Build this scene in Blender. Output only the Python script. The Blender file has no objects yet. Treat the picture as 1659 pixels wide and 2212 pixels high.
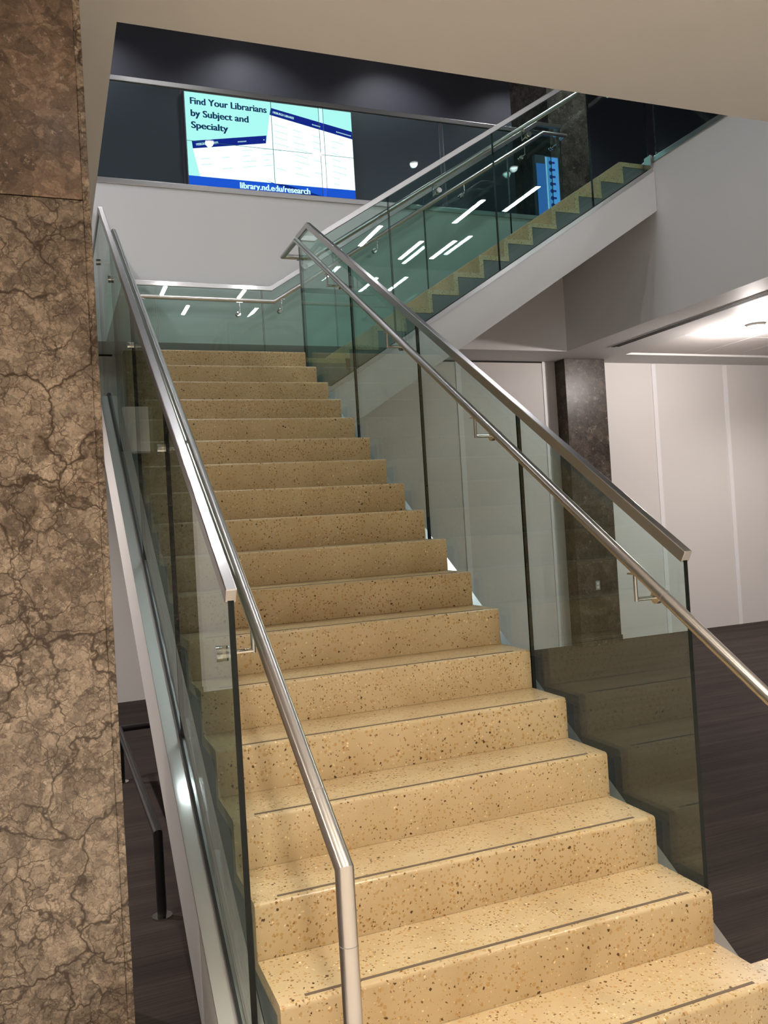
import bpy, bmesh, math, random
from mathutils import Vector, Matrix
random.seed(7)
S = bpy.context.scene
COL = S.collection

# ---------------------------------------------------------------- camera
CAM = Vector((-0.5332, -2.0995, 1.5166))
RX, RY, RZ = 0.0138, -0.0595, -0.3743
cam_d = bpy.data.cameras.new('camera')
cam = bpy.data.objects.new('camera', cam_d); COL.objects.link(cam)
cy, sy, cp, sp, cr, sr = math.cos(RZ), math.sin(RZ), math.cos(RX), math.sin(RX), math.cos(RY), math.sin(RY)
fwd = Vector((-sy*cp, cy*cp, sp)); rgt0 = Vector((cy, sy, 0)); up0 = rgt0.cross(fwd)
rgt = cr*rgt0 + sr*up0; upv = -sr*rgt0 + cr*up0
m3 = Matrix((rgt, upv, -fwd)).transposed()
cam.matrix_world = Matrix.Translation(CAM) @ m3.to_4x4()
cam_d.sensor_fit = 'VERTICAL'; cam_d.sensor_height = 36.0
cam_d.lens = 1837.88*36.0/2212.0
cam_d.clip_start = 0.05; cam_d.clip_end = 100
S.camera = cam

# ---------------------------------------------------------------- world, exposure
w = bpy.data.worlds.new('world'); S.world = w; w.use_nodes = True
w.node_tree.nodes['Background'].inputs[0].default_value = (0.9, 0.92, 1, 1)
w.node_tree.nodes['Background'].inputs[1].default_value = 0.03
S.view_settings.view_transform = 'Standard'; S.view_settings.look = 'None'
S.view_settings.gamma = 1; S.view_settings.exposure = 0.0
S.view_settings.use_curve_mapping = False
try:
    S.cycles.max_bounces = 9; S.cycles.transparent_max_bounces = 28
    S.cycles.glossy_bounces = 4; S.cycles.diffuse_bounces = 4
    S.cycles.sample_clamp_indirect = 4.0
    S.cycles.use_denoising = True
    S.cycles.use_adaptive_sampling = True; S.cycles.adaptive_threshold = 0.03
except Exception:
    pass
# lamp strengths (watts for spots, radiance for glowing faces)
WARM = (1.0, 0.90, 0.77); NEUT = (1.0, 0.91, 0.86); COOL = (0.95, 0.97, 1.0)
LOBBY_SPOT = 195.0       # unseen downlights added in the low lobby ceiling
HALL_SPOT = 170.0        # added downlights and the drum light right of the stairs
UP_SPOT = 120.0          # downlights upstairs
LINEAR = 148.0           # linear fixtures upstairs

# ---------------------------------------------------------------- dimensions
F = -0.1764             # carpet level
H, D, SW = 0.1764, 0.28, 1.5366   # riser, tread, stair width
SL = H/D
ZC, ZU = 3.46, 5.064    # lower ceiling, upper floor
YF, XW = 6.58, 5.37     # far and right faces of the floor opening
XO, YO = -0.205, 1.18   # left and near faces of the opening
YB = 7.2                # back wall of the lower floor
ZT = 8.5                # upper ceiling
ZL = 17*H               # landing level

# ---------------------------------------------------------------- materials
def newmat(name):
    m = bpy.data.materials.new(name); m.use_nodes = True
    return m, m.node_tree.nodes, m.node_tree.links, m.node_tree.nodes['Principled BSDF']

def plain(name, col, rough=0.5, metal=0.0, spec=0.5, bump=0.0, bscale=200):
    m, n, l, b = newmat(name)
    b.inputs['Base Color'].default_value = (*col, 1); b.inputs['Roughness'].default_value = rough
    b.inputs['Metallic'].default_value = metal; b.inputs['Specular IOR Level'].default_value = spec
    if bump:
        t = n.new('ShaderNodeTexNoise'); t.inputs['Scale'].default_value = bscale
        c = n.new('ShaderNodeTexCoord'); l.new(c.outputs['Object'], t.inputs['Vector'])
        bp = n.new('ShaderNodeBump'); bp.inputs['Strength'].default_value = bump; bp.inputs['Distance'].default_value = .002
        l.new(t.outputs[0], bp.inputs['Height']); l.new(bp.outputs[0], b.inputs['Normal'])
    return m

def glow(name, col, strength):
    m = bpy.data.materials.new(name); m.use_nodes = True
    n = m.node_tree.nodes; l = m.node_tree.links
    for x in list(n):
        if x.type == 'BSDF_PRINCIPLED': n.remove(x)
    e = n.new('ShaderNodeEmission'); e.inputs[0].default_value = (*col, 1); e.inputs[1].default_value = strength
    l.new(e.outputs[0], n['Material Output'].inputs[0])
    return m

def srgb(r, g, b):
    f = lambda c: (c/255/12.92) if c <= 10 else ((c/255+.055)/1.055)**2.4
    return (f(r), f(g), f(b))

def ramp(n, stops, interp='LINEAR'):
    r = n.new('ShaderNodeValToRGB'); cr_ = r.color_ramp; cr_.interpolation = interp
    while len(cr_.elements) > 1: cr_.elements.remove(cr_.elements[0])
    cr_.elements[0].position = stops[0][0]; cr_.elements[0].color = (*stops[0][1], 1)
    for p, c in stops[1:]:
        e = cr_.elements.new(p); e.color = (*c, 1)
    return r

def mixc(n, l, fac, a, b):
    x = n.new('ShaderNodeMix'); x.data_type = 'RGBA'
    for sock, v in ((x.inputs[0], fac), (x.inputs[6], a), (x.inputs[7], b)):
        if hasattr(v, 'type') and hasattr(v, 'is_linked'): l.new(v, sock)
        elif isinstance(v, (int, float)): sock.default_value = v
        else: sock.default_value = (*v, 1)
    return x.outputs[2]

def terrazzo(name):
    m, n, l, b = newmat(name)
    g = n.new('ShaderNodeNewGeometry')
    nz = n.new('ShaderNodeTexNoise'); nz.inputs['Scale'].default_value = 5; nz.inputs['Detail'].default_value = 3
    l.new(g.outputs['Position'], nz.inputs['Vector'])
    base = ramp(n, [(0.3, srgb(201, 177, 136)), (0.7, srgb(214, 192, 152))]); l.new(nz.outputs[0], base.inputs[0])
    col = base.outputs[0]
    # warped position so the chips are not perfect cells
    wn = n.new('ShaderNodeTexNoise'); wn.inputs['Scale'].default_value = 140; l.new(g.outputs['Position'], wn.inputs['Vector'])
    wv = n.new('ShaderNodeVectorMath'); wv.operation = 'MULTIPLY_ADD'; wv.inputs[1].default_value = (.012, .012, .012)
    l.new(wn.outputs[1], wv.inputs[0]); l.new(g.outputs['Position'], wv.inputs[2])
    def chips(scale, thr, keep_lo, keep_hi, c):
        nonlocal col
        v = n.new('ShaderNodeTexVoronoi'); v.inputs['Scale'].default_value = scale; v.inputs['Randomness'].default_value = 1
        l.new(wv.outputs[0], v.inputs['Vector'])
        sep = n.new('ShaderNodeSeparateColor'); l.new(v.outputs['Color'], sep.inputs[0])
        a = n.new('ShaderNodeMath'); a.operation = 'GREATER_THAN'; a.inputs[1].default_value = keep_lo; l.new(sep.outputs[0], a.inputs[0])
        a2 = n.new('ShaderNodeMath'); a2.operation = 'LESS_THAN'; a2.inputs[1].default_value = keep_hi; l.new(sep.outputs[0], a2.inputs[0])
        sz = n.new('ShaderNodeMath'); sz.operation = 'MULTIPLY_ADD'; sz.inputs[1].default_value = thr; sz.inputs[2].default_value = thr*.4
        l.new(sep.outputs[1], sz.inputs[0])
        d = n.new('ShaderNodeMath'); d.operation = 'LESS_THAN'; l.new(v.outputs['Distance'], d.inputs[0]); l.new(sz.outputs[0], d.inputs[1])
        p = n.new('ShaderNodeMath'); p.operation = 'MULTIPLY'; l.new(a.outputs[0], p.inputs[0]); l.new(a2.outputs[0], p.inputs[1])
        p2 = n.new('ShaderNodeMath'); p2.operation = 'MULTIPLY'; l.new(p.outputs[0], p2.inputs[0]); l.new(d.outputs[0], p2.inputs[1])
        col = mixc(n, l, p2.outputs[0], col, c)
    chips(70, .34, 0.0, .55, srgb(196, 160, 108))
    chips(95, .30, .0, .26, srgb(150, 116, 74))
    chips(75, .28, .62, .74, srgb(120, 88, 52))
    chips(62, .26, .80, .86, srgb(84, 60, 36))
    chips(110, .30, .45, .55, srgb(236, 212, 166))
    chips(80, .26, .9, .94, srgb(245, 226, 184))
    l.new(col, b.inputs['Base Color'])
    b.inputs['Roughness'].default_value = .28; b.inputs['Specular IOR Level'].default_value = .35
    return m

def marble(name, clast, matrix, vein, fleck, seed, crack=1.0, rough=.22, k=1.0, spec=.5):
    """brecciated stone: pale clasts in a brown matrix, cut by dark cracks"""
    m, n, l, b = newmat(name)
    g = n.new('ShaderNodeNewGeometry')
    off = n.new('ShaderNodeVectorMath'); off.operation = 'ADD'; off.inputs[1].default_value = (seed, seed*1.7, seed*.6)
    l.new(g.outputs['Position'], off.inputs[0])
    def noise(sc, det, rgh, src=None):
        t = n.new('ShaderNodeTexNoise'); t.inputs['Scale'].default_value = sc*k; t.inputs['Detail'].default_value = det; t.inputs['Roughness'].default_value = rgh
        l.new((src or off).outputs[0], t.inputs['Vector']); return t
    def warp(sc, amp, det=4):
        t = noise(sc, det, .6)
        c = n.new('ShaderNodeVectorMath'); c.operation = 'SUBTRACT'; c.inputs[1].default_value = (.5, .5, .5); l.new(t.outputs[1], c.inputs[0])
        v = n.new('ShaderNodeVectorMath'); v.operation = 'MULTIPLY_ADD'; v.inputs[1].default_value = (amp/k,)*3
        l.new(c.outputs[0], v.inputs[0]); l.new(off.outputs[0], v.inputs[2]); return v
    w1, w2 = warp(5, .22), warp(24, .05)
    def math_(op, a, bb):
        x = n.new('ShaderNodeMath'); x.operation = op
        for i, v in enumerate((a, bb)):
            if isinstance(v, (int, float)): x.inputs[i].default_value = v
            else: l.new(v, x.inputs[i])
        return x.outputs[0]
    # matrix / clast mass
    n1 = noise(3.5, 9, .68, w1)
    r1 = ramp(n, [(.36, (0, 0, 0)), (.52, (1, 1, 1))]); l.new(n1.outputs[0], r1.inputs[0])
    col = mixc(n, l, r1.outputs[0], matrix, clast)
    # every clast has its own tone
    for sc, amt in ((17, .34), (46, .30)):
        v = n.new('ShaderNodeTexVoronoi'); v.inputs['Scale'].default_value = sc*k; l.new(w2.outputs[0], v.inputs['Vector'])
        sp_ = n.new('ShaderNodeSeparateColor'); l.new(v.outputs['Color'], sp_.inputs[0])
        t = ramp(n, [(0, (1-amt,)*3), (1, (1+amt*.8,)*3)]); l.new(sp_.outputs[0], t.inputs[0])
        x = n.new('ShaderNodeMix'); x.data_type = 'RGBA'; x.blend_type = 'MULTIPLY'; x.inputs[0].default_value = 1
        l.new(col, x.inputs[6]); l.new(t.outputs[0], x.inputs[7]); col = x.outputs[2]
    t = noise(150, 5, .75, w2)
    r = ramp(n, [(.32, (.72,)*3), (.68, (1.22,)*3)]); l.new(t.outputs[0], r.inputs[0])
    x = n.new('ShaderNodeMix'); x.data_type = 'RGBA'; x.blend_type = 'MULTIPLY'; x.inputs[0].default_value = 1
    l.new(col, x.inputs[6]); l.new(r.outputs[0], x.inputs[7]); col = x.outputs[2]
    # pale crystalline flecks
    for sc, thr, f in ((14, .62, .55), (38, .63, .75), (80, .62, .6)):
        t = noise(sc, 4, .65, w2)
        r = ramp(n, [(thr, (0, 0, 0)), (thr+.05, (f, f, f))]); l.new(t.outputs[0], r.inputs[0])
        col = mixc(n, l, r.outputs[0], col, fleck)
    # dark cracks, coarse to fine, each fading in and out
    for sc, wdt, f, src, lo in ((3.2, .018, .95, w1, .36), (8.5, .030, .85, w1, .44), (22, .055, .7, w2, .42), (55, .10, .5, w2, .40)):
        v = n.new('ShaderNodeTexVoronoi'); v.feature = 'DISTANCE_TO_EDGE'; v.inputs['Scale'].default_value = sc*k
        l.new(src.outputs[0], v.inputs['Vector'])
        f *= crack
        r = ramp(n, [(0, (f, f, f)), (wdt*.4, (f*.8,)*3), (wdt, (0, 0, 0))]); l.new(v.outputs['Distance'], r.inputs[0])
        t = noise(sc*.45, 3, .6)
        r2 = ramp(n, [(lo, (0, 0, 0)), (lo+.12, (1, 1, 1))]); l.new(t.outputs[0], r2.inputs[0])
        col = mixc(n, l, math_('MULTIPLY', r.outputs[0], r2.outputs[0]), col, vein)
    l.new(col, b.inputs['Base Color'])
    b.inputs['Roughness'].default_value = rough; b.inputs['Specular IOR Level'].default_value = spec
    return m

def carpet(name):
    m, n, l, b = newmat(name)
    g = n.new('ShaderNodeNewGeometry')
    mp = n.new('ShaderNodeMapping'); mp.inputs['Scale'].default_value = (2.5, 230, 1); l.new(g.outputs['Position'], mp.inputs[0])
    t = n.new('ShaderNodeTexNoise'); t.inputs['Scale'].default_value = 1; t.inputs['Detail'].default_value = 4; l.new(mp.outputs[0], t.inputs['Vector'])
    mp2 = n.new('ShaderNodeMapping'); mp2.inputs['Scale'].default_value = (.5, 6, 1); l.new(g.outputs['Position'], mp2.inputs[0])
    t2 = n.new('ShaderNodeTexNoise'); t2.inputs['Scale'].default_value = 1; t2.inputs['Detail'].default_value = 2; l.new(mp2.outputs[0], t2.inputs['Vector'])
    r = ramp(n, [(.3, (.036, .029, .027)), (.6, (.058, .048, .044)), (.8, (.088, .074, .067))]); l.new(t.outputs[0], r.inputs[0])
    r2 = ramp(n, [(.35, (.8, .8, .8)), (.65, (1.15, 1.12, 1.1))]); l.new(t2.outputs[0], r2.inputs[0])
    x = n.new('ShaderNodeMix'); x.data_type = 'RGBA'; x.blend_type = 'MULTIPLY'; x.inputs[0].default_value = 1
    l.new(r.outputs[0], x.inputs[6]); l.new(r2.outputs[0], x.inputs[7]); l.new(x.outputs[2], b.inputs['Base Color'])
    b.inputs['Roughness'].default_value = .95; b.inputs['Specular IOR Level'].default_value = .1
    bp = n.new('ShaderNodeBump'); bp.inputs['Strength'].default_value = .5; bp.inputs['Distance'].default_value = .004
    l.new(t.outputs[0], bp.inputs['Height']); l.new(bp.outputs[0], b.inputs['Normal'])
    return m

def brushed(name, col, rough, sharp=None):
    m, n, l, b = newmat(name)
    b.inputs['Metallic'].default_value = 1
    g = n.new('ShaderNodeNewGeometry')
    t = n.new('ShaderNodeTexNoise'); t.inputs['Scale'].default_value = 700; t.inputs['Detail'].default_value = 2; l.new(g.outputs['Position'], t.inputs['Vector'])
    r = ramp(n, [(.3, (rough*.93,)*3), (.7, (rough*1.07,)*3)]); l.new(t.outputs[0], r.inputs[0]); l.new(r.outputs[0], b.inputs['Roughness'])
    b.inputs['Base Color'].default_value = (*col, 1)
    if sharp:      # polished lobe over the brushed one
        g2 = n.new('ShaderNodeBsdfGlossy'); g2.inputs[0].default_value = (*col, 1); g2.inputs['Roughness'].default_value = sharp
        mx = n.new('ShaderNodeMixShader'); mx.inputs[0].default_value = .3
        l.new(b.outputs[0], mx.inputs[1]); l.new(g2.outputs[0], mx.inputs[2]); l.new(mx.outputs[0], n['Material Output'].inputs[0])
    return m

def glassmat(name, tint):
    m = bpy.data.materials.new(name); m.use_nodes = True
    n = m.node_tree.nodes; l = m.node_tree.links
    for x in list(n):
        if x.type == 'BSDF_PRINCIPLED': n.remove(x)
    geo = n.new('ShaderNodeNewGeometry')
    ior = n.new('ShaderNodeMapRange'); ior.inputs['To Min'].default_value = 1.5; ior.inputs['To Max'].default_value = 1/1.5
    l.new(geo.outputs['Backfacing'], ior.inputs[0])
    fr = n.new('ShaderNodeFresnel'); l.new(ior.outputs[0], fr.inputs['IOR'])
    tr = n.new('ShaderNodeBsdfTransparent'); tr.inputs[0].default_value = (*tint, 1)
    gl = n.new('ShaderNodeBsdfGlossy'); gl.inputs['Roughness'].default_value = 0.0; gl.inputs[0].default_value = (.95, 1, .98, 1)
    mx = n.new('ShaderNodeMixShader'); l.new(fr.outputs[0], mx.inputs[0]); l.new(tr.outputs[0], mx.inputs[1]); l.new(gl.outputs[0], mx.inputs[2])
    l.new(mx.outputs[0], n['Material Output'].inputs[0])
    return m

M = {}
M['white'] = plain('white paint', (.74, .715, .70), .6, bump=.05)
M['fascia'] = plain('white gypsum', (.74, .725, .72), .6, bump=.05)
M['ceiling'] = plain('ceiling paint', (.80, .785, .77), .7, bump=.05)
M['stone'] = plain('pale stone floor', (.58, .53, .475), .4, bump=.05)
M['panel'] = plain('acoustic panel', (.78, .74, .72), .8, bump=.1)
M['black'] = plain('black wall paint', (.12, .12, .155), .5)
M['blackceil'] = plain('black ceiling paint', (.085, .085, .10), .6)
M['greywall'] = plain('grey wall', (.6, .6, .6), .7)
M['terrazzo'] = terrazzo('beige terrazzo')
M['strip'] = plain('grip strip', srgb(112, 96, 80), .7)
M['plate'] = plain('grey steel plate', (.16, .17, .17), .5)
M['pillar'] = marble('brown marble', srgb(152, 135, 117), srgb(108, 93, 77), srgb(56, 42, 29), srgb(188, 170, 150), 3.1)
M['column'] = marble('grey marble', srgb(84, 77, 70), srgb(64, 58, 52), srgb(40, 36, 32), srgb(140, 132, 122), 11.4, crack=.5, rough=.32, k=.55, spec=.2)
M['carpet'] = carpet('dark carpet')
M['steel'] = brushed('brushed steel', (.55, .53, .515), .30, .07)
M['steeltube'] = brushed('satin steel tube', (.60, .57, .54), .30)
M['shoe'] = brushed('steel shoe', (.64, .63, .62), .32, .09)
M['chrome'] = plain('polished steel', (.66, .65, .62), .12, 1.0)
M['gasket'] = plain('black gasket', (.006, .006, .006), .35)
M['glass'] = glassmat('green tinted glass', (.845, .93, .912))
M['glassedge'] = plain('glass edge', (.008, .012, .011), .25, 0, .25)
M['blackpipe'] = plain('black painted pipe', (.018, .018, .019), .3)
M['batten'] = plain('bright white batten', (.90, .89, .90), .45)
M['plastic'] = plain('white plastic', (.75, .74, .72), .4)
M['greyplastic'] = plain('grey plate', (.35, .34, .33), .4)
M['dark'] = plain('dark slot', (.02, .018, .017), .8)

# ---------------------------------------------------------------- mesh helpers
class MB:
    def __init__(s): s.v = []; s.f = []; s.mi = []
    def add(s, vs, fs, mi=0):
        o = len(s.v); s.v += [Vector(v) for v in vs]
        for k, f in enumerate(fs):
            s.f.append([o+i for i in f]); s.mi.append(mi if isinstance(mi, int) else mi[k])
        return s
    def box(s, x0, x1, y0, y1, z0, z1, mi=0):
        vs = [(x, y, z) for z in (z0, z1) for y in (y0, y1) for x in (x0, x1)]
        return s.add(vs, [(0, 2, 3, 1), (4, 5, 7, 6), (0, 1, 5, 4), (2, 6, 7, 3), (0, 4, 6, 2), (1, 3, 7, 5)], mi)
    def prism(s, pts, vec, mi_face=0, mi_side=None):
        """planar outline extruded along vec"""
        n = len(pts); vec = Vector(vec); a = [Vector(p) for p in pts]; b = [p+vec for p in a]
        nrm = Vector((0, 0, 0))
        for i in range(n):
            p, q = a[i], a[(i+1) % n]; nrm += p.cross(q)
        flip = nrm.dot(vec) > 0
        r = list(range(n))
        fs = [r[::-1] if flip else r, [i+n for i in r] if flip else [i+n for i in r[::-1]]]
        for i in range(n):
            j = (i+1) % n
            fs.append((i, j, j+n, i+n) if flip else (j, i, i+n, j+n))
        ms = mi_face if mi_side is None else mi_side
        return s.add(a+b, fs, [mi_face, mi_face]+[ms]*n)
    def sweep(s, path, section, closed_ends=True, mi=0):
        """section: (side, up) offsets; path mitred at every vertex"""
        P = [Vector(p) for p in path]; N = len(P); k = len(section)
        dirs = [(P[i+1]-P[i]).normalized() for i in range(N-1)]
        rings = []; prev_side = None
        for i in range(N):
            d = dirs[min(i, N-2)] if i < N-1 else dirs[-1]
            if i == 0 or i == N-1:
                pn = d
            else:
                pn = (dirs[i-1]+dirs[i]).normalized()
            dd = dirs[max(i-1, 0)]
            side = dd.cross(Vector((0, 0, 1)))
            if side.length < 1e-4:
                nx = [q.cross(Vector((0, 0, 1))) for q in dirs if q.cross(Vector((0, 0, 1))).length > 1e-3]
                side = prev_side if prev_side is not None else (nx[0] if nx else Vector((1, 0, 0)))
            side = side.normalized(); u = side.cross(dd).normalized(); prev_side = side
            ring = []
            for a, b in section:
                q = side*a+u*b
                t = -(q.dot(pn))/(dd.dot(pn))
                ring.append(P[i]+q+dd*t)
            rings.append(ring)
        vs = [v for r in rings for v in r]; fs = []
        for i in range(N-1):
            for j in range(k):
                jj = (j+1) % k
                fs.append((i*k+j, i*k+jj, (i+1)*k+jj, (i+1)*k+j))
        if closed_ends:
            fs.append(tuple(range(k))[::-1]); fs.append(tuple((N-1)*k+j for j in range(k)))
        return s.add(vs, fs, mi)
    def tube(s, path, r, n=20, mi=0):
        return s.sweep(path, [(r*math.cos(2*math.pi*i/n), r*math.sin(2*math.pi*i/n)) for i in range(n)], mi=mi)
    def rail(s, path, wd, ht, mi=0):
        return s.sweep(path, [(-wd/2, -ht/2), (wd/2, -ht/2), (wd/2, ht/2), (-wd/2, ht/2)], mi=mi)
    def disc(s, c, r, axis, t, n=24, mi=0):
        axis = Vector(axis).normalized(); c = Vector(c)
        a = axis.orthogonal().normalized(); b = axis.cross(a)
        r0 = [c+a*r*math.cos(2*math.pi*i/n)+b*r*math.sin(2*math.pi*i/n) for i in range(n)]
        r1 = [p+axis*t for p in r0]
        fs = [tuple(range(n))[::-1], tuple(range(n, 2*n))]+[(i, (i+1) % n, (i+1) % n+n, i+n) for i in range(n)]
        return s.add(r0+r1, fs, mi)
    def build(s, name, mats, parent=None, smooth=False, bevel=0.0):
        me = bpy.data.meshes.new(name)
        o = bpy.data.objects.new(name, me)
        off = Vector((0, 0, 0)); p = parent
        while p is not None: off += p.location; p = p.parent
        if parent is None or parent.type == 'EMPTY' or True:
            me.from_pydata([tuple(v-off) for v in s.v], [], s.f)
        mats = mats if isinstance(mats, (list, tuple)) else [mats]
        for m in mats: me.materials.append(M[m] if isinstance(m, str) else m)
        for i, pl in enumerate(me.polygons):
            pl.material_index = s.mi[i]
        bm = bmesh.new(); bm.from_mesh(me); bmesh.ops.recalc_face_normals(bm, faces=bm.faces)
        if smooth:
            for e in bm.edges:
                e.smooth = e.calc_face_angle(0) < math.radians(35)
            for f in bm.faces: f.smooth = True
        bm.to_mesh(me); bm.free(); me.update()
        COL.objects.link(o)
        if parent is not None: o.parent = parent
        if bevel:
            bv = o.modifiers.new('edge', 'BEVEL'); bv.width = bevel; bv.segments = 2; bv.limit_method = 'ANGLE'; bv.angle_limit = math.radians(40)
        return o

def thing(name, label, cat, loc=(0, 0, 0), group=None):
    o = bpy.data.objects.new(name, None); COL.objects.link(o); o.location = loc; o.empty_display_size = .1
    o['label'] = label; o['category'] = cat; o['kind'] = 'thing'
    if group: o['group'] = group
    return o

def tag(o, label, cat, group=None):
    o['label'] = label; o['category'] = cat; o['kind'] = 'thing'
    if group: o['group'] = group
    return o

def struct(name, mb, mats, parent=None, **k):
    o = mb.build(name, mats, parent, **k)
    if parent is None: o['kind'] = 'structure'
    return o

# ================================================================ SETTING
struct('floor', MB().box(-6, 12.5, .0, 7.4, F-.1, F), 'carpet')
struct('floor_front', MB().box(-6, 12.5, -6, .0, F-.1, F), 'stone')
struct('wall_back', MB().box(-6, 12.5, YB, YB+.2, F, ZC), 'white')
struct('wall_left', MB().box(-6.2, -6, -6, YB, F, ZC), 'white')
struct('wall_right', MB().box(12.5, 12.7, -6, YB, F, ZC), 'white')
struct('wall_front', MB().box(-6, 12.5, -6.2, -6, F, ZC), 'white')
# floor slabs round the opening: the low ceiling below, carpet above
RXR, RYR, RD = 6.30, 6.68, .025       # border of the recessed panel field
struct('ceiling', MB().box(-6, 12.5, -13, YO, ZC, ZU-.03), 'ceiling')
struct('ceiling_left', MB().box(-6, XO, YO, 7.4, ZC, ZU-.03), 'ceiling')
cb = MB().box(XO, XW, YF, 7.4, ZC, ZU-.035)
struct('wall_far', cb, 'fascia')
cr_ob = struct('ceiling_right', MB().box(XW, RXR, YO, 7.4, ZC, ZU-.035).box(RXR, 12.5, RYR, 7.4, ZC, ZU-.035).box(RXR, 12.5, YO, RYR, ZC+RD+.02, ZU-.035), 'fascia')
xs = [RXR, 7.40, 8.05, 8.70, 9.35, 10.0, 10.65, 12.5]; ys = [YO, 2.3, 4.0, 5.70, RYR]
for i in range(len(xs)-1):
    for j in range(len(ys)-1):
        MB().box(xs[i]+.004, xs[i+1]-.004, ys[j]+.004, ys[j+1]-.004, ZC+RD, ZC+RD+.02).build('ceiling_panel', 'panel', cr_ob)
struct('floor_upper', MB().box(-6, 12.5, -13, YO, ZU-.03, ZU).box(-6, XO, YO, 9.2, ZU-.03, ZU).box(XO, XW, YF+.06, 9.2, ZU-.03, ZU).box(XW+.06, 12.5, YO, 9.2, ZU-.03, ZU), 'carpet')
struct('ceiling_upper', MB().box(-6, 12.5, -13, 9.2, ZT, ZT+.1), 'blackceil')
struct('wall_upper_back', MB().box(-6, 12.5, 9.04, 9.2, ZU, ZT), 'black')
struct('wall_upper_left', MB().box(-6.2, -6, -13, 9.2, ZU, ZT), 'greywall')
struct('wall_upper_right', MB().box(12.5, 12.7, -13, 9.2, ZU, ZT), 'black')
struct('wall_upper_front', MB().box(-6, 12.5, -13.2, -13, ZU, ZT), 'greywall')
# steel edge trims of the opening
struct('trim_far', MB().box(XO, XW, YF-.012, YF+.06, ZU-.035, ZU+.02), 'steel', bevel=.003)
struct('trim_right', MB().box(XW-.012, XW+.06, YO, YF-.012, ZU-.035, ZU+.02), 'steel', bevel=.003)
# seam battens of the white back wall
for bx in (1.6, 2.85, 4.20, 5.43, 7.14, 8.367, 9.6, 10.85):
    struct('trim_1', MB().box(bx-.034, bx+.034, YB-.008, YB, F, ZC-.01), 'batten')
struct('trim_2', MB().box(-.3, 5.40, YB-.006, YB, ZC-.02, ZC), 'dark')

# ================================================================ MARBLE PILLARS
t = thing('marble_pillar', 'brown marble pillar with dark cracks filling the left edge of the picture', 'pillar', (-.7, .9, F))
px0, px1, py0, py1 = -1.25, -.392, .60, 1.18
zj = 2.55
MB().box(px0, px1, py0, py1, F, zj-.0015).build('marble_slab', 'pillar', t, bevel=.002)
M['pillar2'] = marble('brown marble upper', srgb(128, 107, 90), srgb(98, 80, 65), srgb(60, 45, 34), srgb(172, 150, 130), 8.7, crack=.45, k=.8)
MB().box(px0, px1, py0, py1, zj+.0015, ZC-.002).build('marble_slab', 'pillar2', t, bevel=.002)
MB().box(px1, px1+.022, py0+.006, py1-.006, F, ZC-.002).build('corner_strip', 'pillar', t, bevel=.002)

t = thing('marble_column', 'dark grey marble column with an outlet beside the white wall on the right', 'column', (5.88, 7.1, F))
MB().box(5.585, 6.19, 6.975, YB-.002, F, ZC-.002).build('shaft', 'column', t, bevel=.003)
MB().box(5.575, 6.20, 6.962, 6.975, F, F+.10).build('base_course', 'column', t, bevel=.002)
t = thing('marble_column', 'grey marble column beside the top of the upper flight', 'column', (5.88, 7.1, ZU))
MB().box(5.57, 6.19, 6.975, 7.85, ZU, ZT).build('shaft', 'column', t, bevel=.003)
t = thing('marble_column', 'dark marble column mirrored in the left glass railing', 'column', (-.7, 7.1, F))
MB().box(-1.005, -.40, 6.975, YB-.002, F, ZC-.002).build('shaft', 'column', t, bevel=.003)
MB().box(-1.015, -.39, 6.962, 6.975, F, F+.10).build('base_course', 'column', t, bevel=.002)
t = thing('outlet_plate', 'small grey outlet plate on the grey marble column', 'outlet', (5.87, 6.972, .57))
MB().box(5.84, 5.905, 6.966, 6.975, .52, .635).build('cover_plate', 'greyplastic', t, bevel=.002)
MB().box(5.858, 5.887, 6.963, 6.966, .585, .615).box(5.858, 5.887, 6.963, 6.966, .54, .57).build('socket', 'plastic', t)
t = thing('sign_box', 'white rectangular box mounted high on the marble column, mirrored in the left glass', 'sign', (-.47, 6.9, 2.6))
MB().box(-.60, -.345, 6.86, 6.973, 2.40, 2.86).build('housing', 'plastic', t, bevel=.004)
MB().box(-.595, -.35, 6.866, 6.97, 2.385, 2.40).build('bottom_lip', 'greyplastic', t)

# ================================================================ LOWER STAIRCASE
def step_profile(nose_y, top, run, rise, th=.045, r=.014):
    pts = [(nose_y, top-rise)]
    for i in range(6):
        a = math.pi - i*(math.pi/2)/5
        pts.append((nose_y+r+r*math.cos(a), top-r+r*math.sin(a)))
    pts += [(nose_y+run, top), (nose_y+run, top-th), (nose_y+th, top-th), (nose_y+th, top-rise)]
    return pts

lower = thing('staircase', 'beige terrazzo lower staircase of seventeen steps with glass on both sides', 'staircase', (SW/2, 2.4, F))
pf = step_profile(0, 0, D+.012, H-.001)
st = MB().prism([(-.0, y, z) for y, z in pf], (SW, 0, 0)).prism([(SW, y, z) for y, z in step_profile(0, 0, .117, H-.001)], (.26, 0, 0)).build('step', 'terrazzo', lower)
MB().box(.08, SW-.075, .024, .036, -.002, .0012).build('grip_strip', 'strip', st)
for k in range(1, 18):
    run = D+.046 if k < 17 else .3
    pr = step_profile(k*D, k*H, run, H-.001)
    st = MB().prism([(0, y, z) for y, z in pr], (SW, 0, 0)).build('step', 'terrazzo', lower)
    MB().box(.08, SW-.075, k*D+.024, k*D+.036, k*H-.002, k*H+.0012).build('grip_strip', 'strip', st)
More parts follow.
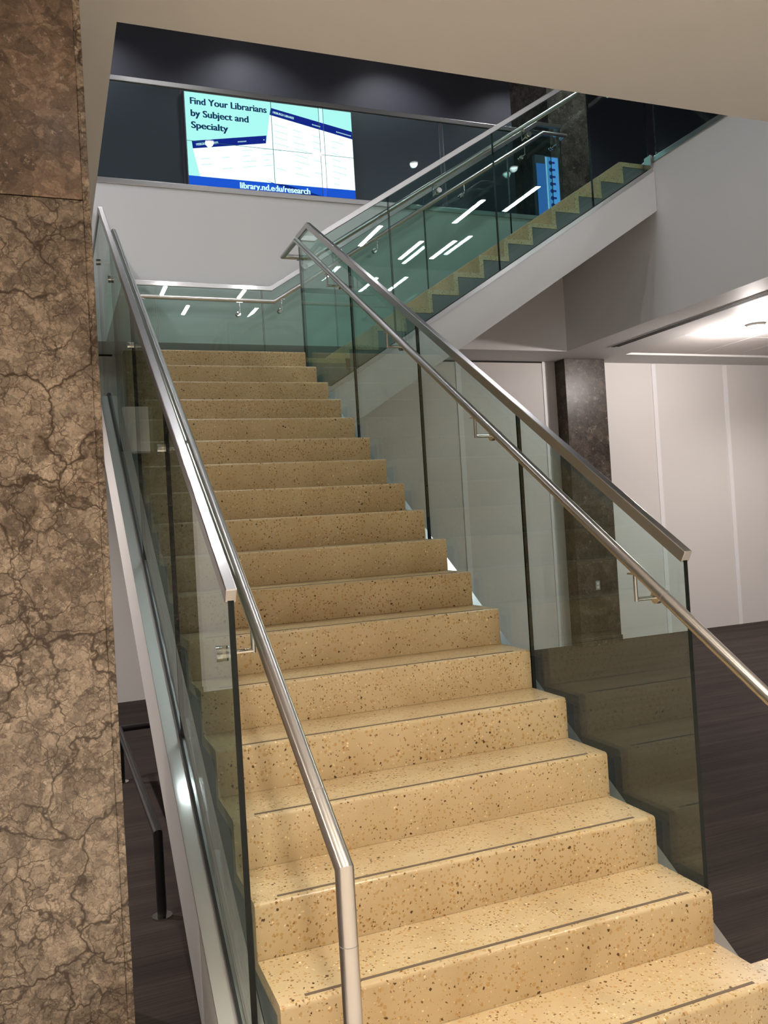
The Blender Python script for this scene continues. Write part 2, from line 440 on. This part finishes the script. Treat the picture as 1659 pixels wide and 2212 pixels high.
# grey end plates behind the terrazzo, zigzag
def zigzag(n, d, h, o):
    p = [(d*1+o, -.0)]
    p = []
    for k in range(1, n+1):
        p += [(k*d+o, (k-1)*h-o), (k*d+o, k*h-o)]
    return p
zz = zigzag(17, D, H, .046)
low = [(5.0, 17*H-.046), (5.0, 17*H-.5), (4.75, 17*H-.5), (.326+.3, -.13)]
for x0, x1 in ((-.001, .02), (SW-.02, SW+.001)):
    MB().prism([(x0, y, z) for y, z in zz+low], (x1-x0, 0, 0)).build('end_plate', 'plate', lower)
# stringers: white box beams capped with the steel shoe
CT, CB = -.30, -.76
def stringer_outline(ct, cb, yl=4.61, yend=6.54):
    return [((F-ct)/SL, F), (yl, ct+SL*yl), (yend, ct+SL*yl), (yend, 2.25), ((2.25-cb)/SL, 2.25), ((F-cb)/SL, F)]
so = stringer_outline(CT-.012, CB)
MB().prism([(-.133, y, z) for y, z in so], (.130, 0, 0)).build('stringer', 'fascia', lower, bevel=.002)
so2 = [((F-CT)/SL, F), (4.61, CT+SL*4.61-.012), (4.80, CT+SL*4.61-.012), (4.80, 2.25), ((2.25-CB)/SL, 2.25), ((F-CB)/SL, F)]
MB().prism([(SW+.003, y, z) for y, z in so2], (.130, 0, 0)).build('stringer', 'fascia', lower, bevel=.002)
for x0 in (-.136, SW+.003):
    yl = 4.61; ye = 6.54 if x0 < 0 else 4.83
    pts = [(.20, CT+SL*.20), (yl, CT+SL*yl), (ye, CT+SL*yl)]
    out = [(x0, y, z) for y, z in pts]+[(x0, y, z-.011) for y, z in pts[::-1]]
    MB().prism(out, (.133, 0, 0)).build('steel_shoe', 'shoe', lower)
# soffit slab under the flight
MB().prism([(0.02, y, z) for y, z in ((.9, F), (1.0, F), (4.95, 2.35), (4.95, 2.55), (4.76, 2.55), (.55, -.10), (.5, F))], (SW-.04, 0, 0)).build('soffit', 'fascia', lower)
# landing
LX = 1.972
lm = MB().box(0, LX, 5.06, 6.40, ZL-.045, ZL).box(SW+.0, LX, 4.995, 5.06, ZL-.045, ZL)
lm.build('landing', 'terrazzo', lower)
MB().box(.001, LX, 4.98, 6.40, 2.30, ZL-.045).build('landing_slab', 'plate', lower)
MB().box(-.133, LX, 6.40, 6.54, 2.25, CT+SL*4.61).build('stringer', 'fascia', lower)

# ================================================================ UPPER STAIRCASE
NX, T0 = 1.97, 3.124
upper = thing('staircase', 'upper terrazzo flight rising right from the landing behind glass', 'staircase', (3.6, 5.7, ZL))
YN0, YN1 = 4.99, 6.40
def ul(x): return .63*x+1.604             # top of the stringer
def ub(x): return 2.427+.626*(x-2.008)
for k in range(12):
    rise = H if k else T0-ZL
    run = D+.046 if k < 11 else XW-.002-(NX+11*D)
    pr = step_profile(NX+k*D, T0+k*H, run, rise-.001)
    MB().prism([(x, YN0, z) for x, z in pr], (0, YN1-YN0, 0)).build('step', 'terrazzo', upper)
zz = []
for k in range(12):
    zz += [(NX+k*D+.046, T0+(k-1)*H-.05 if k else ZL-.05), (NX+k*D+.046, T0+k*H-.05)]
zz += [(XW-.002, T0+11*H-.05), (XW-.002, ul(XW)-.2), (NX+.046, ul(NX)-.2)]
for y0, y1 in ((YN0-.001, YN0+.02), (YN1-.02, YN1+.001)):
    MB().prism([(x, y0, z) for x, z in zz], (0, y1-y0, 0)).build('end_plate', 'plate', upper)
XT = 5.33
XE = XW-.002
o1 = [(1.673, 2.725), (1.78, 2.725), (XE, ul(XE)), (XE, ub(XE)), (1.80, ub(1.80)), (1.673, ub(1.80))]
MB().prism([(x, 4.84, z-.0115 if i in (0, 1, 2) else z) for i, (x, z) in enumerate(o1)], (0, .148, 0)).build('stringer', 'fascia', upper, bevel=.002)
o2 = [(LX, 2.60), (XE, ul(XE)-.011), (XE, ub(XE)), (LX, ub(LX))]
MB().prism([(x, 6.40, z) for x, z in o2], (0, .14, 0)).build('stringer', 'fascia', upper)
for y0 in (4.836, 6.40):
    pts = [(1.673, 2.725), (1.78, 2.725), (XW-.02, ul(XW-.02))]
    MB().prism([(x, y0, z) for x, z in pts]+[(x, y0, z-.011) for x, z in pts[::-1]], (0, .15, 0)).build('steel_shoe', 'shoe', upper)
pts = [(1.673, 2.725), (1.78, 2.725), (XW-.02, ul(XW-.02))]
MB().prism([(x, 4.835, z) for x, z in pts]+[(x, 4.835, z-.045) for x, z in pts[::-1]], (0, .0045, 0)).build('steel_lip', 'shoe', upper)
MB().prism([(x, YN0, z) for x, z in ((1.80, ub(1.80)+.02), (XE, ub(XE)+.02), (XE, ub(XE)+.12), (1.80, ub(1.80)+.12))], (0, YN1-YN0, 0)).build('soffit', 'fascia', upper)
MB().box(5.335, 5.362, 4.85, 4.95, ul(5.34), ZU+.04).build('end_post', 'steel', upper, bevel=.002)

# ================================================================ GLASS RAILINGS
GT = .018
CC = 1.117                                # cap axis above the nosing line
XL_, XR_ = -.060, 1.578
YL = 4.61
ZCAP = CC+SL*YL
CW, CH = .034, .046
YN, YFAR = 4.92, 6.47
def cap_up(x): return ZCAP+.634*max(0, min(x, 5.06)-1.72)
def cap(path, parent):
    o = MB().rail(path, CW, CH).build('cap_rail', 'steel', parent, bevel=.003)
    return o
def pane(parent, outline, vec, gap=True):
    """outline lies in the mid plane of the glass"""
    v = Vector(vec)
    return MB().prism([Vector(p)-v/2 for p in outline], v, 0, 1).build('glass_panel', ['glass', 'glassedge'], parent)

def stair_panes(parent, x, ys, side_end=None):
    for a, b in zip(ys[:-1], ys[1:]):
        g = .005
        a2, b2 = (a if a == ys[0] else a+g), b-g
        pts = []
        lo = lambda y: CT+SL*min(y, YL)-.02
        hi = lambda y: CC+SL*min(y, YL)-.012
        mids = [YL] if a2 < YL < b2 else []
        pts = [(x, a2, max(lo(a2), F))]+[(x, m, lo(m)) for m in mids]+[(x, b2, lo(b2))]
        pts += [(x, b2, hi(b2))]+[(x, m, hi(m)) for m in mids]+[(x, a2, hi(a2))]
        pane(parent, pts, (GT, 0, 0))
def gaskets(parent, x, y0, y1):
    for dx in (-.0205, .0090):
        pts = [(y0, CT+SL*y0)]+([(YL, CT+SL*YL)] if y0 < YL < y1 else [])+[(y1, CT+SL*min(y1, YL))]
        out = [(x+dx, y, z-.004) for y, z in pts]+[(x+dx, y, z+.024) for y, z in pts[::-1]]
        MB().prism(out, (.0115, 0, 0)).build('gasket', 'gasket', parent)

gl = thing('glass_railing', 'glass railing with steel cap along the left side of the lower staircase', 'railing', (XL_, 2.5, F))
stair_panes(gl, XL_, [.353, 1.55, 2.70, 3.82, 5.10, 6.44])
cap([(XL_, .345, CC+SL*.345), (XL_, YL, ZCAP), (XL_, YFAR+CW/2, ZCAP)], gl)
gaskets(gl, XL_, .30, 6.44)

gr = thing('glass_railing', 'glass railing with steel cap along the right side of the lower staircase', 'railing', (XR_, 2.5, F))
stair_panes(gr, XR_, [.353, 1.45, 2.555, 3.675, 4.90])
cap([(XR_, .345, CC+SL*.345), (XR_, YL, ZCAP), (XR_, YN+CW/2, ZCAP)], gr)
gaskets(gr, XR_, .30, 4.83)

def flight_panes(parent, y, xs_, xlev, lo_lev):
    lo = lambda x: (max(lo_lev, ul(x)) if x > xlev else lo_lev)-.02
    hi = lambda x: cap_up(x)-.012
    for a, b in zip(xs_[:-1], xs_[1:]):
        a2, b2 = a+.005, b-.005
        ks = sorted(k for k in (1.72, 1.78, 5.06) if a2 < k < b2)
        pts = [(a2, y, lo(a2))]+[(k, y, lo(k)) for k in ks]+[(b2, y, lo(b2)), (b2, y, hi(b2))]+[(k, y, hi(k)) for k in ks[::-1]]+[(a2, y, hi(a2))]
        pane(parent, pts, (0, GT, 0))
gu = thing('glass_railing', 'glass railing on the near side of the upper flight', 'railing', (3.5, YN, ZL))
flight_panes(gu, YN, [XR_+.02, 2.44, 3.548, 4.655, 5.365], 1.78, 2.725)
cap([(XR_+CW/2, YN, ZCAP), (1.72, YN, ZCAP), (5.06, YN, cap_up(5.06)), (5.38, YN, cap_up(5.06))], gu)
for dy in (-.0165, .0095):
    pts = [(1.68, 2.725), (1.78, 2.725), (XW-.03, ul(XW-.03))]
    MB().prism([(x, YN+dy, z-.004) for x, z in pts]+[(x, YN+dy, z+.010) for x, z in pts[::-1]], (0, .007, 0)).build('gasket', 'gasket', gu)
gf = thing('glass_railing', 'glass railing across the back of the landing and up behind the upper flight', 'railing', (2.5, YFAR, ZL))
flight_panes(gf, YFAR, [XL_+.02, .55, 1.62, 2.42, 3.525, 4.635, 5.385], 1.78, 2.62)
cap([(XL_-CW/2, YFAR, ZCAP), (1.72, YFAR, ZCAP), (5.06, YFAR, cap_up(5.06)), (5.38, YFAR, cap_up(5.06)), (5.38, YFAR+.1, cap_up(5.06))], gf)
# gallery guards of the upper floor
gg = thing('glass_railing', 'glass railing of the upper gallery in front of the video wall', 'railing', (2.5, YF+.03, ZU))
for a, b in ((-3.4, -2.02), (-1.97, -.52), (-.47, .915), (.965, 2.40), (2.45, 3.84), (3.89, 5.33)):
    pane(gg, [(a, YF+.03, ZU-.01), (b, YF+.03, ZU-.01), (b, YF+.03, 6.10), (a, YF+.03, 6.10)], (0, GT, 0))
MB().rail([(-3.4, YF+.03, 6.105), (5.33, YF+.03, 6.105)], CW, .05).build('cap_rail', 'steel', gg, bevel=.003)
gx = thing('glass_railing', 'glass railing above the white wall at the top of the upper flight', 'railing', (XW+.03, 3, ZU))
for a, b in ((1.3, 2.45), (2.47, 3.62), (3.64, 4.84)):
    pane(gx, [(XW+.03, a, ZU-.01), (XW+.03, b, ZU-.01), (XW+.03, b, 6.10), (XW+.03, a, 6.10)], (GT, 0, 0))
MB().rail([(XW+.03, 1.3, 6.105), (XW+.03, 4.85, 6.105)], CW, .05).build('cap_rail', 'steel', gx, bevel=.003)

# ================================================================ HANDRAILS
RR = .0215
def bracket(parent, R, n, gap):
    """R: point on the rail axis, n: unit vector from the rail to the glass, gap: axis to glass mid plane"""
    R = Vector(R); n = Vector(n); z = R.z-.118
    e = Vector((R.x, R.y, z)); g = e+n*gap
    b = MB().tube([g-n*.02, e-n*.0], .0075, 12).tube([e-Vector((0, 0, .0075)), Vector((R.x, R.y, R.z-.02))], .0075, 12)
    br = b.build('bracket', 'chrome', parent, smooth=True)
    MB().disc(g-n*.009, .024, -n, .018).build('clamp_disc', 'chrome', br, smooth=True)
    MB().disc(g+n*.009, .024, n, .018).build('clamp_disc', 'chrome', br, smooth=True)
    MB().box(R.x-.012, R.x+.012, R.y-.03, R.y+.03, R.z-.026, R.z-.0195).build('saddle', 'chrome', br) if abs(n.x) > .5 else \
        MB().box(R.x-.03, R.x+.03, R.y-.012, R.y+.012, R.z-.026, R.z-.0195).build('saddle', 'chrome', br)
def ring(parent, p, d):
    MB().disc(Vector(p)-Vector(d)*.0008, RR+.0004, d, .0016, 24).build('joint_ring', 'greyplastic', parent)

HXL, HCL = .030, .955
zl = HCL+SL*YL
hl = thing('handrail', 'round steel handrail on the left, turned down to the floor at the bottom step', 'handrail', (HXL, 0, F))
YH = 6.37; HT = zl+.634*(5.08-1.72)
MB().tube([(HXL, -.30, F), (HXL, -.30, HCL-SL*.30), (HXL, YL, zl), (HXL, YH, zl), (1.72, YH, zl), (5.08, YH, HT), (5.38, YH, HT), (5.38, YH+.09, HT)], RR, 28).build('rail', 'steeltube', hl, smooth=True)
sd = Vector((0, 1, SL)).normalized()
ring(hl, (HXL, -.30, .60), (0, 0, 1)); ring(hl, (HXL, -.12, HCL-SL*.12), sd)
for y in (.50, 1.68, 2.77, 3.87): bracket(hl, (HXL, y, HCL+SL*y), (-1, 0, 0), HXL-XL_)
for y in (5.0, 5.9): bracket(hl, (HXL, y, zl), (-1, 0, 0), HXL-XL_)
for x in (.4, 1.36): bracket(hl, (x, YH, zl), (0, 1, 0), YFAR-YH)
for x in (1.80, 2.9, 4.0, 4.82): bracket(hl, (x, YH, zl+.634*(x-1.72)), (0, 1, 0), YFAR-YH)
bracket(hl, (5.25, YH, HT), (0, 1, 0), YFAR-YH)
MB().disc((HXL, -.30, F), .05, (0, 0, 1), .006, 28).build('floor_flange', 'chrome', hl, smooth=True)

HXR, HCR = 1.468, .985
zr = HCR+SL*YL
hr = thing('handrail', 'round steel handrail on the right running off the picture and on up the upper flight', 'handrail', (HXR, 0, F))
YHN = 5.03; HTN = zr+.634*(5.08-1.72)
MB().tube([(HXR, -.30, F), (HXR, -.30, HCR-SL*.30), (HXR, YL, zr), (HXR, YHN, zr), (1.72, YHN, zr), (5.08, YHN, HTN), (5.38, YHN, HTN)], RR, 28).build('rail', 'steeltube', hr, smooth=True)
ring(hr, (HXR, .34, HCR+SL*.34), sd)
for y in (.50, 1.68, 2.77, 3.87): bracket(hr, (HXR, y, HCR+SL*y), (1, 0, 0), XR_-HXR)
bracket(hr, (1.62, YHN, zr), (0, -1, 0), YHN-YN)
for x in (1.95, 2.95, 3.95, 4.95): bracket(hr, (x, YHN, zr+.634*(x-1.72)), (0, -1, 0), YHN-YN)
MB().disc((HXR, -.30, F), .05, (0, 0, 1), .006, 28).build('floor_flange', 'chrome', hr, smooth=True)

# low black guard rail under the flight
t = thing('guard_rail', 'low black pipe rail on the carpet under the left stair stringer', 'rail', (-.155, 3, F))
gz = .195
MB().tube([(-.155, 1.86, F), (-.155, 1.86, gz), (-.155, 4.15, gz), (.9, 4.15, gz), (.9, 4.15, F)], .021, 20).build('pipe', 'blackpipe', t, smooth=True)
MB().tube([(-.155, 4.15, F), (-.155, 4.15, gz)], .021, 20).build('post', 'blackpipe', t, smooth=True)
for x, y in ((-.155, 1.86), (-.155, 4.15), (.9, 4.15)):
    MB().disc((x, y, F), .045, (0, 0, 1), .008, 28).build('floor_flange', 'chrome', t, smooth=True)

# ================================================================ VIDEO WALL
X0, Z0, SWD, SHT = 1.37, 7.30, 2.305, 1.30
ys_ = 8.98
vw = thing('video_wall', 'large lit video wall showing a library notice above the far gallery', 'screen', (X0+SWD/2, 9.0, Z0-SHT))
MB().box(X0-.012, X0+SWD+.012, ys_, 9.04, Z0-SHT-.012, Z0+.012).build('frame', 'black', vw)
def gm(name, rgb, k=1.0): return glow(name, srgb(*rgb), k)
E_CY = gm('screen pale aqua', (186, 248, 244), 1.3); E_WH = gm('screen white', (246, 255, 255), 1.7); E_NV = gm('screen navy', (26, 44, 150), 1.0)
E_BL = gm('screen blue', (34, 92, 225), 1.1); E_TX = gm('screen text navy', (32, 66, 112), .9); E_UR = gm('screen url white', (225, 255, 255), 1.3)
E_GR = gm('screen faint text', (196, 232, 240), 1.2); E_SEAM = gm('screen seam', (70, 130, 140), .6); E_DK = gm('screen shadow blue', (20, 52, 150), .9)
def poly(name, pts, mat, layer, parent):
    y = ys_-.0012*layer
    P = [(X0+u, y, Z0-v) for u, v in pts]
    return MB().prism(P, (0, .0008, 0)).build(name, mat, parent)
for i in range(2):
    for j in range(2):
        poly('display', [(i*SWD/2, j*SHT/2), ((i+1)*SWD/2, j*SHT/2), ((i+1)*SWD/2, (j+1)*SHT/2), (i*SWD/2, (j+1)*SHT/2)], E_CY, 1, vw)
pic = poly('notice_picture', [(0, 1.105), (SWD, 1.102), (SWD, SHT), (0, SHT)], E_BL, 2, vw)
poly('page_sheet', [(.076, .747), (1.058, .574), (1.10, 1.106), (.151, 1.106)], E_WH, 3, pic)
poly('page_header', [(.067, .648), (1.072, .466), (1.058, .574), (.076, .747)], E_NV, 4, pic)
poly('page_shadow', [(.979, 1.067), (1.177, 1.085), (1.98, 1.262), (1.62, 1.255)], E_DK, 4, pic)
poly('page_sheet', [(1.131, .178), (2.303, .384), (2.303, 1.103), (1.161, 1.111), (.979, 1.067)], E_WH, 5, pic)
poly('page_header', [(1.152, .081), (2.302, .276), (2.303, .384), (1.131, .178)], E_NV, 6, pic)
fl = MB()
rnd = random.Random(3)
for (u0, v0, du, dv, sx, sy_) in ((.17, .80, .28, .075, 1.0, -.17), (1.18, .30, .27, .085, 1.0, .17)):
    for c in range(4):
        for r_ in range(4 if u0 < 1 else 8):
            if rnd.random() < .25: continue
            u = u0+c*du; v = v0+r_*dv+(c*du)*sy_
            ln = rnd.uniform(.08, .20)
            if u+ln > 2.28 or v > 1.06: continue
            P = [(u, v), (u+ln, v+ln*sy_), (u+ln, v+ln*sy_+.007), (u, v+.007)]
            fl.prism([(X0+a, ys_-.0012*8, Z0-b) for a, b in P], (0, .0006, 0))
o = fl.build('page_text_lines', E_GR, pic); o['kind'] = 'stuff'
sm = MB()
sm.box(X0+SWD/2-.004, X0+SWD/2+.004, ys_-.0125, ys_-.0118, Z0-SHT, Z0).box(X0, X0+SWD, ys_-.0125, ys_-.0118, Z0-SHT/2-.003, Z0-SHT/2+.003)
sm.build('panel_seam', E_SEAM, vw)
def text(body, u, v, width, mat, parent, layer=9, slope=0.0, bold=.0, name='lettering', ht=None, strike=.030):
    c = bpy.data.curves.new(name, 'FONT'); c.body = body; c.size = 1.0; c.extrude = 0; c.offset = bold
    o = bpy.data.objects.new(name, c); COL.objects.link(o)
    bpy.context.view_layer.update()
    wd = max(o.dimensions.x, .01)
    sx = width/wd; syy = ht if ht else sx
    off = Vector((0, 0, 0)); p = parent
    while p is not None: off += p.location; p = p.parent
    me = bpy.data.meshes.new_from_object(o)
    bpy.data.objects.remove(o)
    if strike:                      # heavier stem: the same letters struck again a little to the side
        bm = bmesh.new(); bm.from_mesh(me)
        for q in (-1, 1):
            g = bmesh.ops.duplicate(bm, geom=bm.verts[:]+bm.edges[:]+bm.faces[:] if q < 0 else base_geom)
            if q < 0: base_geom = [e for e in bm.verts[:]+bm.edges[:]+bm.faces[:] if e not in set(g['geom'])]
            for e in g['geom']:
                if isinstance(e, bmesh.types.BMVert): e.co.x += q*strike; e.co.z += .0003*q
        bm.to_mesh(me); bm.free()
    ca, sa = math.cos(slope), math.sin(slope)
    for vt in me.vertices:
        x, y = vt.co.x*sx, vt.co.y*syy
        vt.co = Vector((X0+u+x*ca-y*sa, ys_-.0012*layer, Z0-v+x*sa+y*ca))-off
    me.materials.clear(); me.materials.append(mat)
    ob = bpy.data.objects.new(name, me); COL.objects.link(ob); ob.parent = parent
    return ob
text('Find Your Librarians', .066, .160, 1.015, E_TX, vw, bold=.010, ht=.125)
text('by Subject and', .068, .321, .76, E_TX, vw, bold=.010, ht=.125)
text('Specialty', .069, .478, .48, E_TX, vw, bold=.010, ht=.125)
text('library.nd.edu/research', .667, 1.217, .967, E_UR, vw, bold=.012, ht=.115)
text('HESBURGH LIBRARIES', .122, .706, .295, E_GR, pic, slope=.19, bold=.02, ht=.042)
text('HESBURGH LIBRARIES', 1.174, .152, .295, E_GR, pic, slope=-.17, bold=.02, ht=.042)
tl = MB()
for u, v, ln, s_ in ((.675, .605, .12, .17), (1.724, .250, .12, -.17), (2.069, .312, .22, -.17), (1.025, .540, .035, .17)):
    for q in range(int(ln/.02)):
        uu = u+q*.02; vv = v-(q*.02)*s_
        tl.prism([(X0+a, ys_-.011, Z0-b) for a, b in ((uu, vv), (uu+.014, vv-.014*s_), (uu+.014, vv-.014*s_-.015), (uu, vv-.015))], (0, .0006, 0))
o = tl.build('header_small_print', E_GR, pic); o['kind'] = 'stuff'

# blue screen upstairs with icons, standing in for the blue image in the glass
kx0, kx1, ky, kz0, kz1 = 5.24, 5.555, 6.80, ZU, 5.92
kk = thing('blue_screen_standin', 'tall blue lit screen standing in for the blue image in the glass beside the grey marble column upstairs', 'screen', ((kx0+kx1)/2, ky, ZU))
MB().box(kx0-.015, kx1+.015, ky, ky+.06, kz0, kz1+.015).build('housing', 'black', kk, bevel=.004)
E_K = gm('standin screen blue', (86, 140, 232), .8); E_K2 = gm('standin screen light blue', (104, 176, 255), .95); E_K3 = gm('standin screen icon', (58, 74, 170), .6)
ks = MB().box(kx0, kx0+.13, ky-.003, ky, kz0+.06, kz1-.09).build('display', E_K, kk)
ks = MB().box(kx0+.13, kx1, ky-.003, ky, kz0+.06, kz1).build('display', E_K2, kk)
for q in range(8):
    zc_ = kz1-.07-q*.088
    MB().disc((kx0+.205, ky-.005, zc_), .026, (0, -1, 0), .001, 16).box(kx0+.20, kx0+.265, ky-.0065, ky-.0055, zc_-.010, zc_+.016).build('icon', E_K3, ks)
MB().box(kx0+.135, kx0+.15, ky-.006, ky-.003, kz0+.06, kz1).build('divider', gm('standin screen line', (180, 220, 255), 1.2), kk)

# ================================================================ LAMPS
E_DL = glow('downlight lens', (1, .97, .92), 6.0)
def spot(parent, loc, power, col, ang=120, blend=.6, rad=.07):
    d = bpy.data.lights.new('lamp', 'SPOT'); d.energy = power; d.color = col; d.spot_size = math.radians(ang); d.spot_blend = blend; d.shadow_soft_size = rad
    o = bpy.data.objects.new('lamp', d); COL.objects.link(o); o.parent = parent
    o.location = Vector(loc)-parent.location
    return o
def downlight(x, y, z, power, col, label, group, ang=120, lens=None):
    t = thing('downlight', label, 'ceiling light', (x, y, z), group)
    n = 28
    m = MB()
    m.add([(x+r*math.cos(2*math.pi*i/n), y+r*math.sin(2*math.pi*i/n), zz_) for r, zz_ in ((.078, z-.001), (.095, z-.006), (.095, z), (.078, z)) for i in range(n)],
          [(a*n+i, a*n+(i+1) % n, ((a+1) % 4)*n+(i+1) % n, ((a+1) % 4)*n+i) for a in range(4) for i in range(n)])
    m.build('trim_ring', 'plastic', t, smooth=True)
    MB().disc((x, y, z-.002), .077, (0, 0, -1), .001, n).build('lens', lens or E_DL, t)
    spot(t, (x, y, z-.02), power, col, ang)
    return t
for x, y in ((-2.2, -1.6), (-.4, -.9), (1.25, -.7), (2.9, -1.6), (-2.6, .6), (-3.4, -3.6), (-1.0, -3.8), (1.4, -3.8), (3.8, -3.8)):  # unseen lamps placed to match brightness; back row added for bounce onto the ceiling
    downlight(x, y, ZC, LOBBY_SPOT*(2.9 if y < -3 else 1), WARM, 'unseen round downlight added in the low lobby ceiling in front of the stairs', 'added downlights in the low lobby ceiling', ang=108)
for x, y in ((8.6, 5.1), (6.88, 2.9), (8.6, 2.9)):  # unseen lamps added to bring the right hall up to brightness
    downlight(x, y, ZC+RD, HALL_SPOT, NEUT, 'unseen round downlight added in the white panel ceiling right of the stairs', 'added downlights in the panel ceiling', ang=150)
for x, y in ((1.15, 4.96), (1.24, 4.4), (1.33, 3.8), (.9, 2.6), (4.45, .3), (2.45, .3), (6.41, .33), (8.48, .33), (9.9, .2), (5.6, 5.5)):  # last position is an added lamp that brightens the upper marble column
    downlight(x, y, ZT, UP_SPOT*(2.5 if y == 5.5 else .48 if y > 2 else 1), COOL, 'round downlight in the black upper ceiling', 'downlights in the black upper ceiling', ang=140)
for x, y in ((-2.4, 1.6), (-2.4, 3.6), (-2.4, 5.4)):  # added lamps that light the left-facing risers of the upper flight
    downlight(x, y, ZT, UP_SPOT*1.9, COOL, 'unseen round downlight added high above the gallery left of the stair opening', 'added downlights above the left gallery', ang=150)
for x in (.15, 2.25, 4.35, 6.45):
    downlight(x, 8.25, ZT, UP_SPOT*.5, COOL, 'round downlight washing the black wall above the video wall', 'downlights along the black wall', ang=120)
for x, y in ((-1.9, 5.2), (-1.9, 3.2)):  # added lamps that brighten the left stringer and the mirrored marble column
    downlight(x, y, ZC, 310, NEUT, 'unseen round downlight added in the ceiling left of the stairs', 'added downlights left of the stairs', ang=140)
# drum light that washes the panel ceiling on the right
t = thing('drum_light', 'bright round drum light on the white panel ceiling at the right edge', 'ceiling light', (6.86, 5.12, ZC+RD))
MB().disc((6.86, 5.12, ZC+RD), .10, (0, 0, -1), .025, 32).build('base', 'plastic', t, smooth=True)
MB().disc((6.86, 5.12, ZC+RD-.025), .085, (0, 0, -1), .05, 32).build('diffuser', glow('drum diffuser', (1, .96, .9), 9.0), t, smooth=True)
d = bpy.data.lights.new('lamp', 'POINT'); d.energy = HALL_SPOT*.75; d.color = NEUT; d.shadow_soft_size = .06
o = bpy.data.objects.new('lamp', d); COL.objects.link(o); o.parent = t; o.location = (0, 0, -.15)
E_LN = glow('linear lamp diffuser', (.97, .98, 1.0), LINEAR)
for x, y in ((2.77, -9.28), (4.99, -9.16), (6.97, -7.0), (8.37, -7.8), (9.19, -7.6), (3.67, -11.15), (5.77, -11.15), (8.61, -5.03), (9.42, -4.1), (.6, -9.3), (2.77, -5.9), (4.99, -5.9)):
    t = thing('linear_light', 'long narrow white linear light on the black upper ceiling', 'ceiling light', (x, y, ZT), 'linear lights on the upper ceiling')
    MB().box(x-.06, x+.06, y-.72, y+.72, ZT-.06, ZT).build('housing', 'plastic', t)
    MB().box(x-.055, x+.055, y-.71, y+.71, ZT-.064, ZT-.06).build('diffuser', E_LN, t)

# slot diffuser in the ceiling border on the right
t = thing('slot_diffuser', 'long linear air slot in the white ceiling border on the right', 'air diffuser', (5.83, 3, ZC))
MB().box(5.755, 5.895, -1.0, 6.30, ZC-.004, ZC+.002).build('frame', 'fascia', t)
MB().box(5.775, 5.803, -1.0, 6.27, ZC-.006, ZC-.003).build('slot', 'dark', t)
MB().box(5.812, 5.828, -1.0, 6.27, ZC-.006, ZC-.003).build('slot', 'dark', t)
MB().box(5.838, 5.872, -1.0, 6.25, ZC-.006, ZC-.003).build('slot', 'dark', t)
